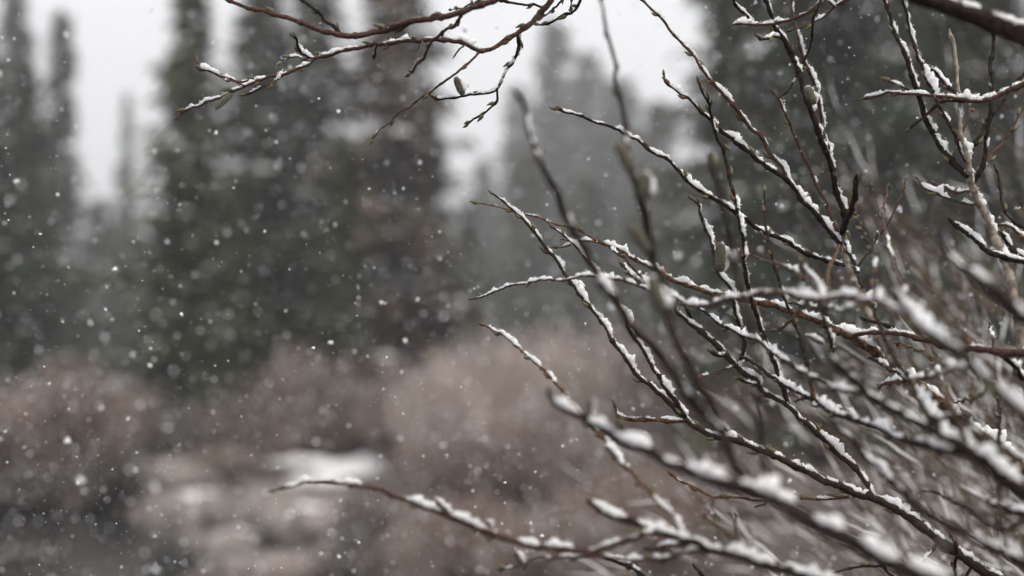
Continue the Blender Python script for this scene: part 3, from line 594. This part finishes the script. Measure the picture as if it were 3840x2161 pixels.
def snow_on(pts, rad, tang, i0, i1, amt, rnd, parent, k0):
    """one cushion of snow along pts[i0:i1], lying on the upper windward side"""
    V, F = [], []; S = 10; b = 0; n = i1-i0; ph = rnd.random()*99
    step = (pts[1]-pts[0]).length; ln_m = step*n
    for q in range(n+1):
        i = min(i0+q, len(pts)-1); t = tang[i]; nn = SNOWDIR - t*SNOWDIR.dot(t); wgt = nn.length
        nn = nn.normalized(); bb = t.cross(nn); r = rad[i]; f = q/n
        pr = max(0.0, math.sin(math.pi*min(1, max(0, f))))**.45
        base = min(r*1.15, .0019 + .6*r)
        lumpy = 1.0 + .9*noise.noise(Vector((ph, q*step*90, 0))) + 1.0*noise.noise(Vector((ph, q*step*300, 5)))
        h = min(ln_m*.17, base*1.0*amt*(.3+.8*wgt) + .0007) * max(.35, lumpy) * pr
        wd = r*(.72+.2*pr)*pr*(.9+.35*noise.noise(Vector((ph, q*step*260, 3)))) + .0001
        ctr = pts[i] + nn*(r*.62)
        for s in range(S):
            a = 2*math.pi*s/S; cx, sx = math.cos(a), math.sin(a)
            hh = h*1.25 if cx > 0 else r*.35
            jt = (rnd.random()-.5)*(.0012 if cx > -.2 else .0002)
            V.append(tuple(ctr + (nn*cx*hh + bb*sx*wd) + (nn*cx+bb*sx)*jt + t*(rnd.random()-.5)*step*.9))
    for q in range(n):
        for s in range(S):
            a = q*S+s; c = q*S+(s+1) % S; F.append((a, c, c+S, a+S))
    F.append(tuple(reversed(range(S)))); F.append(tuple(n*S+s for s in range(S)))
    # loose crystals sticking out of the crust
    for c in range(int(n*2.6)):
        a = rnd.randrange(n*S); p = Vector(V[a]); g = rnd.uniform(.0002, .00062)
        i = min(i0 + a//S, len(pts)-1); o = (p - pts[i]).normalized()*g*rnd.uniform(.2, 1.6); b = len(V); p = p+o*.6
        V += [tuple(p+Vector((rnd.gauss(0, 1), rnd.gauss(0, 1), rnd.gauss(0, 1)))*g) for _ in range(4)]
        F += [(b, b+1, b+2), (b, b+2, b+3), (b, b+3, b+1), (b+1, b+3, b+2)]
    mk('snow_clump', V, F, M['snow'], parent)
def catkin(base, tip, width, snowy, parent, rnd):
    ax = tip-base; L = ax.length; t = ax.normalized(); n = t.orthogonal().normalized(); bb = t.cross(n); V, F = [], []
    prof = [.55, .88, 1.0, 1.0, 1.0, .96, .84, .50]; S = 12; r0 = width/2*.86
    for i, pr in enumerate(prof):
        c = base + ax*(i/7)
        for s in range(S):
            a = 2*math.pi*s/S; V.append(tuple(c+(n*math.cos(a)+bb*math.sin(a))*r0*pr*rnd.uniform(.93, 1.07)))
    for i in range(7):
        for s in range(S):
            a = i*S+s; c = i*S+(s+1) % S; F.append((a, c, c+S, a+S))
    F.append(tuple(reversed(range(S)))); F.append(tuple(7*S+s for s in range(S)))
    nbody = len(F)
    for h in range(1300):                              # silky hairs
        f = rnd.random(); a = rnd.random()*6.283; pr = prof[min(7, int(f*7.99))]
        o = n*math.cos(a)+bb*math.sin(a); p = base+ax*f+o*r0*pr*.9
        d = (o*.9+t*.6).normalized()*r0*rnd.uniform(.28, .60); sd_ = t.cross(o)*r0*.03; b = len(V)
        V += [tuple(p-sd_), tuple(p+sd_), tuple(p+d)]; F.append((b, b+1, b+2))
    o = mk('catkin', V, F, M['catb'], parent); o.data.materials.append(M['cat'])
    for i_ in range(nbody, len(F)): o.data.polygons[i_].material_index = 1
    if snowy:
        pts = [base+ax*(i/14) for i in range(-1, 16)]; rad = [r0*.8*prof[min(7, max(0, int(i/2)))] for i in range(17)]
        T, _ = frames(pts); k = snow_on(pts, rad, T, 0, 16, 1.5, rnd, parent, 0)
ROOT = {}
for k, s in SP.items():
    rk = rootof(k)
    if rk not in ROOT:
        c = SP[rk]['C'][-1]; e = empty('willow_branch', W(c[0], c[1], c[3])); tag(e, LAB[rk], 'branch', 'snowy willow branches close to the camera'); ROOT[rk] = e
    root = ROOT[rk]; org = root.location
    rnd = random.Random('b'+k); C = s['C']
    pts = [W(c[0], c[1], c[3]) - org for c in C]
    kz = [c[3]*PXM for c in C]
    # slight natural kinks
    ph = rnd.random()*99; n_ = len(pts); al = 0; acc = [0]
    for i in range(1, n_): al += (pts[i]-pts[i-1]).length; acc.append(al)
    for i in range(n_):
        e = min(1, i/6, (n_-1-i)/6)
        q = noise.noise_vector(Vector((ph, acc[i]*55, 0)))*.0017 + noise.noise_vector(Vector((ph, acc[i]*200, 9)))*.0006
        pts[i] = pts[i] + q*e
    dia = [c[2] for c in C]
    node = rnd.uniform(.012, .022); nodes = []; d0 = rnd.uniform(.004, .012)
    while d0 < al - .006:
        nodes.append(d0); d0 += rnd.uniform(.013, .026) * (1.25 if dia[len(dia)//2] > 30 else 1)
    rad = []
    for i in range(n_):
        r = dia[i]*kz[i]/2*.93; nb = 0
        for q in nodes:
            dd = (acc[i]-q)/.0019
            if abs(dd) < 3: nb = max(nb, math.exp(-dd*dd))
        big_ = 1 if dia[i] < 16 else 16/dia[i]
        r *= 1 + .42*nb*big_ + .20*big_*noise.noise(Vector((ph, acc[i]*330, 4))) + .10*noise.noise(Vector((ph, acc[i]*90, 7)))
        if i == 0: r *= .35
        elif i == 1: r *= .7
        rad.append(max(r, .00035))
    if s['par'] == '-':                       # carry the branch on out of view
        d = (pts[-1]-pts[-12]).normalized(); rad_e = rad[-1]
        for q in range(1, 9): pts.append(pts[-1]+d*.03+Vector((0, 0, -.004*q if d.z < 0 else .002))); rad.append(rad_e*(1+.03*q))
    sides = 9 if max(dia) < 30 else 14
    V, F = tube(pts, rad, sides)
    big = s['par'] == '-'
    ob = mk('stem' if big else 'twig', V, F, M[s['bk']], root)
    T, _ = frames(pts)
    # buds at the nodes
    side = 1
    for q in nodes:
        side = -side
        i = min(range(n_), key=lambda i: abs(acc[i]-q))
        if dia[i] > 40 or rnd.random() > s['bd']*1.15: continue
        t = -T[i]; lat = t.cross(Vector((0, 1, 0))).normalized()*side + Vector((0, rnd.uniform(-.6, .6), 0))
        ln = rnd.uniform(.0056, .0090) * (1 if dia[i] < 22 else 1.15)
        dd = t*1.0 + lat*rnd.uniform(.18, .50)
        inst('bud', rnd.choice(BUD), ob, orient(pts[i]+lat.normalized()*rad[i]*.75, dd, -lat, ln))
    if s['bd'] > .3 and dia[0] < 20:
        inst('bud', rnd.choice(BUD), ob, orient(pts[0]+T[0]*.001, -T[0], Vector((0, -1, .3)), rnd.uniform(.006, .008)))
    # snow cushions
    if s['sn'] > 0:
        i = rnd.randrange(2, 10); n2_ = n_-2
        while i < n2_-6:
            m_ = noise.noise(Vector((ph, acc[i]*28, 20)))*.9 + .5
            ln = int((6 + 70*rnd.random()**1.2*s['sn']**1.5) * (.7 if s['zt'] < .96 else 1)); ln = max(ln, int(rad[i]*5/max(1e-5, acc[min(i+1, n_-1)]-acc[i]))); j = min(n_-1, i+ln)
            if m_ < s['sn']+.2 and j-i >= 5 and rnd.random() < .40+.75*s['sn']:
                snow_on(pts, rad, T, i, j, (.55+.75*s['sn'])*rnd.uniform(.55, 1.25), rnd, ob, 0)
            i = j + int(rnd.uniform(0, 1)**1.5 * (5 + 52*(1.0-s['sn'])))
        if s['par'] != '-' and s['sn'] > .3 and n_ > 24:
            m_ = rnd.randint(7, 14); snow_on(pts, rad, T, n_-2-m_, n_-2, .9+s['sn'], rnd, ob, 0)
    s['ob'] = ob; s['root'] = root
for i, ln in enumerate(CAT.strip().splitlines()):
    a = ln.split(); s = SP[a[0]]; g = ORG[a[1]]; rnd = random.Random(900+i); p = []
    for c in (a[2], a[3]):
        x, y = [float(v) for v in c.split(',')]; p.append((g[0]+x*.41374, g[1]+y*.41374))
    j = min(range(len(s['C'])), key=lambda i: (s['C'][i][0]-p[0][0])**2+(s['C'][i][1]-p[0][1])**2); z = s['C'][j][3]
    b = W(p[0][0], p[0][1], z)-s['root'].location; t = W(p[1][0], p[1][1], z-.003)-s['root'].location
    b = b + (W(s['C'][j][0], s['C'][j][1], z)-s['root'].location - b)*.35
    catkin(b, t, float(a[4])*.41374*z*PXM, a[5] == '1', s['ob'], rnd)

# ------------------------------------------------------------------ blurred thicket behind, to the right
def thicket(lab, bx, by, bz, n, ang0, ang1, L0, L1, dy, seed, rr=.0028, snowp=.75, mat='gtwig'):
    rnd = random.Random(seed); e = empty('willow_shrub', (bx, by, bz)); tag(e, lab, 'shrub', 'snowy willow thicket behind the near branches')
    for i in range(n):
        a = R(rnd.uniform(ang0, ang1)); L = rnd.uniform(L0, L1); q = rnd.uniform(-.9, .9)
        d = Vector((math.cos(a), rnd.uniform(-dy*.4, dy), math.sin(a))); p = Vector((rnd.uniform(-.24, .20), rnd.uniform(-.04, .24), rnd.uniform(-.05, .20)))
        m = 40; pts = [p.copy()]
        for s in range(m):
            dd = Vector((d.x*math.cos(q*s/m)-d.z*math.sin(q*s/m), d.y, d.x*math.sin(q*s/m)+d.z*math.cos(q*s/m)))
            p = p + dd*(L/m) + Vector((rnd.uniform(-1, 1), rnd.uniform(-1, 1), rnd.uniform(-1, 1)))*.0028; pts.append(p.copy())
        r0 = rr*rnd.uniform(.6, 1.6); rad = [r0*(1.15-.85*s/m) for s in range(m+1)]
        V, F = tube(pts, rad, 6); st = mk('twig', V, F, M[mat if i % 3 else 'b'], e)
        if rnd.random() < snowp:
            V, F = [], []; T, _ = frames(pts); s = 1
            while s < m-2:
                k = rnd.randint(1, 4); k = min(k, m-s)
                pp = [pts[s+u]+Vector((.3, -.1, .9))*rad[s+u]*.95 for u in range(k+1)]
                h = rnd.uniform(1.2, 2.3)
                tube(pp, [rad[s+u]*h*math.sin(math.pi*(u+.35)/(k+.7)) for u in range(k+1)], 6, V, F); s += k+rnd.randint(1, 5)
            if V: mk('snow_specks', V, F, M['snow'], st)['kind'] = 'stuff'
thicket('fan of mauve grey twigs behind the hub of upright shoots at the right', .82, 1.48, 1.18, 110, 112, 168, .22, .62, .15, 1, .0012, .8)
thicket('dense twig fan filling the lower right corner behind the sharp branches', .80, 1.62, 1.02, 170, 108, 172, .25, .72, .2, 2, .0013, .85)
thicket('taller thicket twigs rising behind the pale grey stem near the right edge', .95, 1.85, 1.30, 110, 105, 165, .3, .8, .2, 3, .0014, .35)
thicket('thin far thicket twigs low behind the forked sharp branch', 1.05, 2.2, 1.0, 150, 100, 168, .4, 1.0, .25, 4, .0019, .85)
thicket('loose spray of long blurred canes reaching up left towards the pale sky', 1.15, 1.80, 1.28, 7, 140, 160, .5, .9, .08, 5, .0024, .1)
thicket('thicket twigs behind the thick bough at the top right corner', 1.10, 1.75, 1.5, 34, 112, 160, .3, .65, .2, 6, .0013, 0)

# ------------------------------------------------------------------ falling snow
def flake_mesh(seed):
    rnd = random.Random(seed); V = []
    base = [(0, 0, 1), (0, 0, -1), (1, 0, 0), (-1, 0, 0), (0, 1, 0), (0, -1, 0)]
    V = [tuple(Vector(b)*rnd.uniform(.55, 1.25)+Vector((rnd.uniform(-.2, .2), rnd.uniform(-.2, .2), 0))) for b in base]
    F = [(0, 2, 4), (0, 4, 3), (0, 3, 5), (0, 5, 2), (1, 4, 2), (1, 3, 4), (1, 5, 3), (1, 2, 5)]
    o = len(V); V += [(v[0]*.6+.8*rnd.uniform(-1, 1), v[1]*.6+.5, v[2]*.6+.6*rnd.uniform(-1, 1)) for v in V[:6]]; F += [(a+o, b+o, c+o) for a, b, c in F[:8]]
    return V, F
FM = []
for s in range(6):
    V, F = flake_mesh(s); FM.append((mesh_only('snowflake', V, F, M['flake']), V, F))
rnd = random.Random(77)
fl = []
for i in range(8200):
    x = rnd.uniform(-300, 4140); y = rnd.uniform(-250, 2400)
    if i < 3000: z = rnd.uniform(.98, 1.42); r = .00032*math.exp(rnd.gauss(0, .42))
    elif i < 3060: z = rnd.uniform(.72, .98); r = .0008*math.exp(rnd.gauss(0, .4))
    else: z = 1.3 + 2.2*rnd.random()**1.5; r = .00054*z**1.25*math.exp(rnd.gauss(0, .45))
    fl.append((r/z, x, y, z, r))
BIG = [(58, 680, .95, .0022), (250, 1655, .93, .0030), (310, 1805, .80, .0030), (1175, 1305, 1.15, .0014), (1240, 1285, 1.35, .0025), (1450, 1340, 1.13, .0011), (1520, 1280, 1.5, .0032),
       (1895, 1810, 1.12, .0015), (1660, 1670, 2.0, .0045), (150, 878, 1.2, .0014), (30, 825, 1.15, .0011), (520, 1240, 1.2, .0011), (165, 1375, 1.2, .0012), (810, 500, 1.3, .0024), (1195, 370, 1.14, .0011),
       (2030, 2010, 1.25, .0020), (1990, 1965, 1.35, .0024), (430, 1010, 1.3, .0022), (680, 1180, 1.25, .0020)]
for x, y, z, r in BIG: fl.append((1+r/z, x, y, z, r))
for i in range(26):
    z = rnd.uniform(.34, .6); fl.append((1, rnd.uniform(60, 3700), rnd.uniform(60, 2100), z, rnd.uniform(.0005, .0011)))
fl.sort(reverse=True)
inside = [f for f in fl if 0 < f[1] < 3840 and 0 < f[2] < 2161]
top = set(id(f) for f in inside[:260])
def where(x, y):
    if x < 620 and y < 700 and x > 150: return 'in front of the left sky gap'
    if y > 1350: return 'in front of the brown bushes and creek' if x < 2300 else 'among the lower right branches'
    if x < 1650: return 'in front of the dark spruces on the left'
    if x < 2600: return 'in front of the pale far spruces'
    return 'among the upper right branches'
V, F = [], []
for f in fl:
    s_, x, y, z, r = f; rot = Matrix.Rotation(rnd.random()*6.28, 3, Vector((rnd.gauss(0, 1), rnd.gauss(0, 1), rnd.gauss(0, 1))).normalized()); p = W(x, y, z)
    me, v, fc = FM[rnd.randrange(6)]
    if id(f) in top:
        o = inst('snowflake', me, None, Matrix.Translation(p) @ rot.to_4x4() @ Matrix.Scale(r, 4))
        look = 'sharp tiny white snowflake' if 1.05 < z < 1.28 else ('soft blurred snowflake close to the lens' if z <= 1.05 else 'soft round out of focus snowflake')
        tag(o, look + ' ' + where(x, y), 'snowflake', 'snowflakes falling through the air')
    else:
        b = len(V); V += [tuple(p + rot @ (Vector(q)*r)) for q in v]; F += [tuple(b+i for i in g) for g in fc]
tag(mk('falling_snow', V, F, M['flake'], smooth=False), 'countless tiny snowflakes drifting through the whole view', 'snowfall', kind='stuff')

# ------------------------------------------------------------------ snowy air
hv = [(x, y, z) for x in (-300, 300) for y in (-30, 430) for z in (-3, 62)]
hz = mk('haze', hv, [(0, 1, 3, 2), (4, 6, 7, 5), (0, 4, 5, 1), (2, 3, 7, 6), (0, 2, 6, 4), (1, 5, 7, 3)], M['snow'], smooth=False)
hm = bpy.data.materials.new('snowy_air'); hm.use_nodes = True; hn = hm.node_tree; hn.nodes.clear()
ho = hn.nodes.new('ShaderNodeOutputMaterial'); pv = hn.nodes.new('ShaderNodeVolumePrincipled')
pv.inputs['Color'].default_value = (.95, .96, .98, 1); pv.inputs['Density'].default_value = .0027; pv.inputs['Anisotropy'].default_value = .3
hn.links.new(pv.outputs[0], ho.inputs['Volume']); hz.data.materials.clear(); hz.data.materials.append(hm)
tag(hz, 'pale snowy air that fades the far spruces', 'haze', kind='stuff')
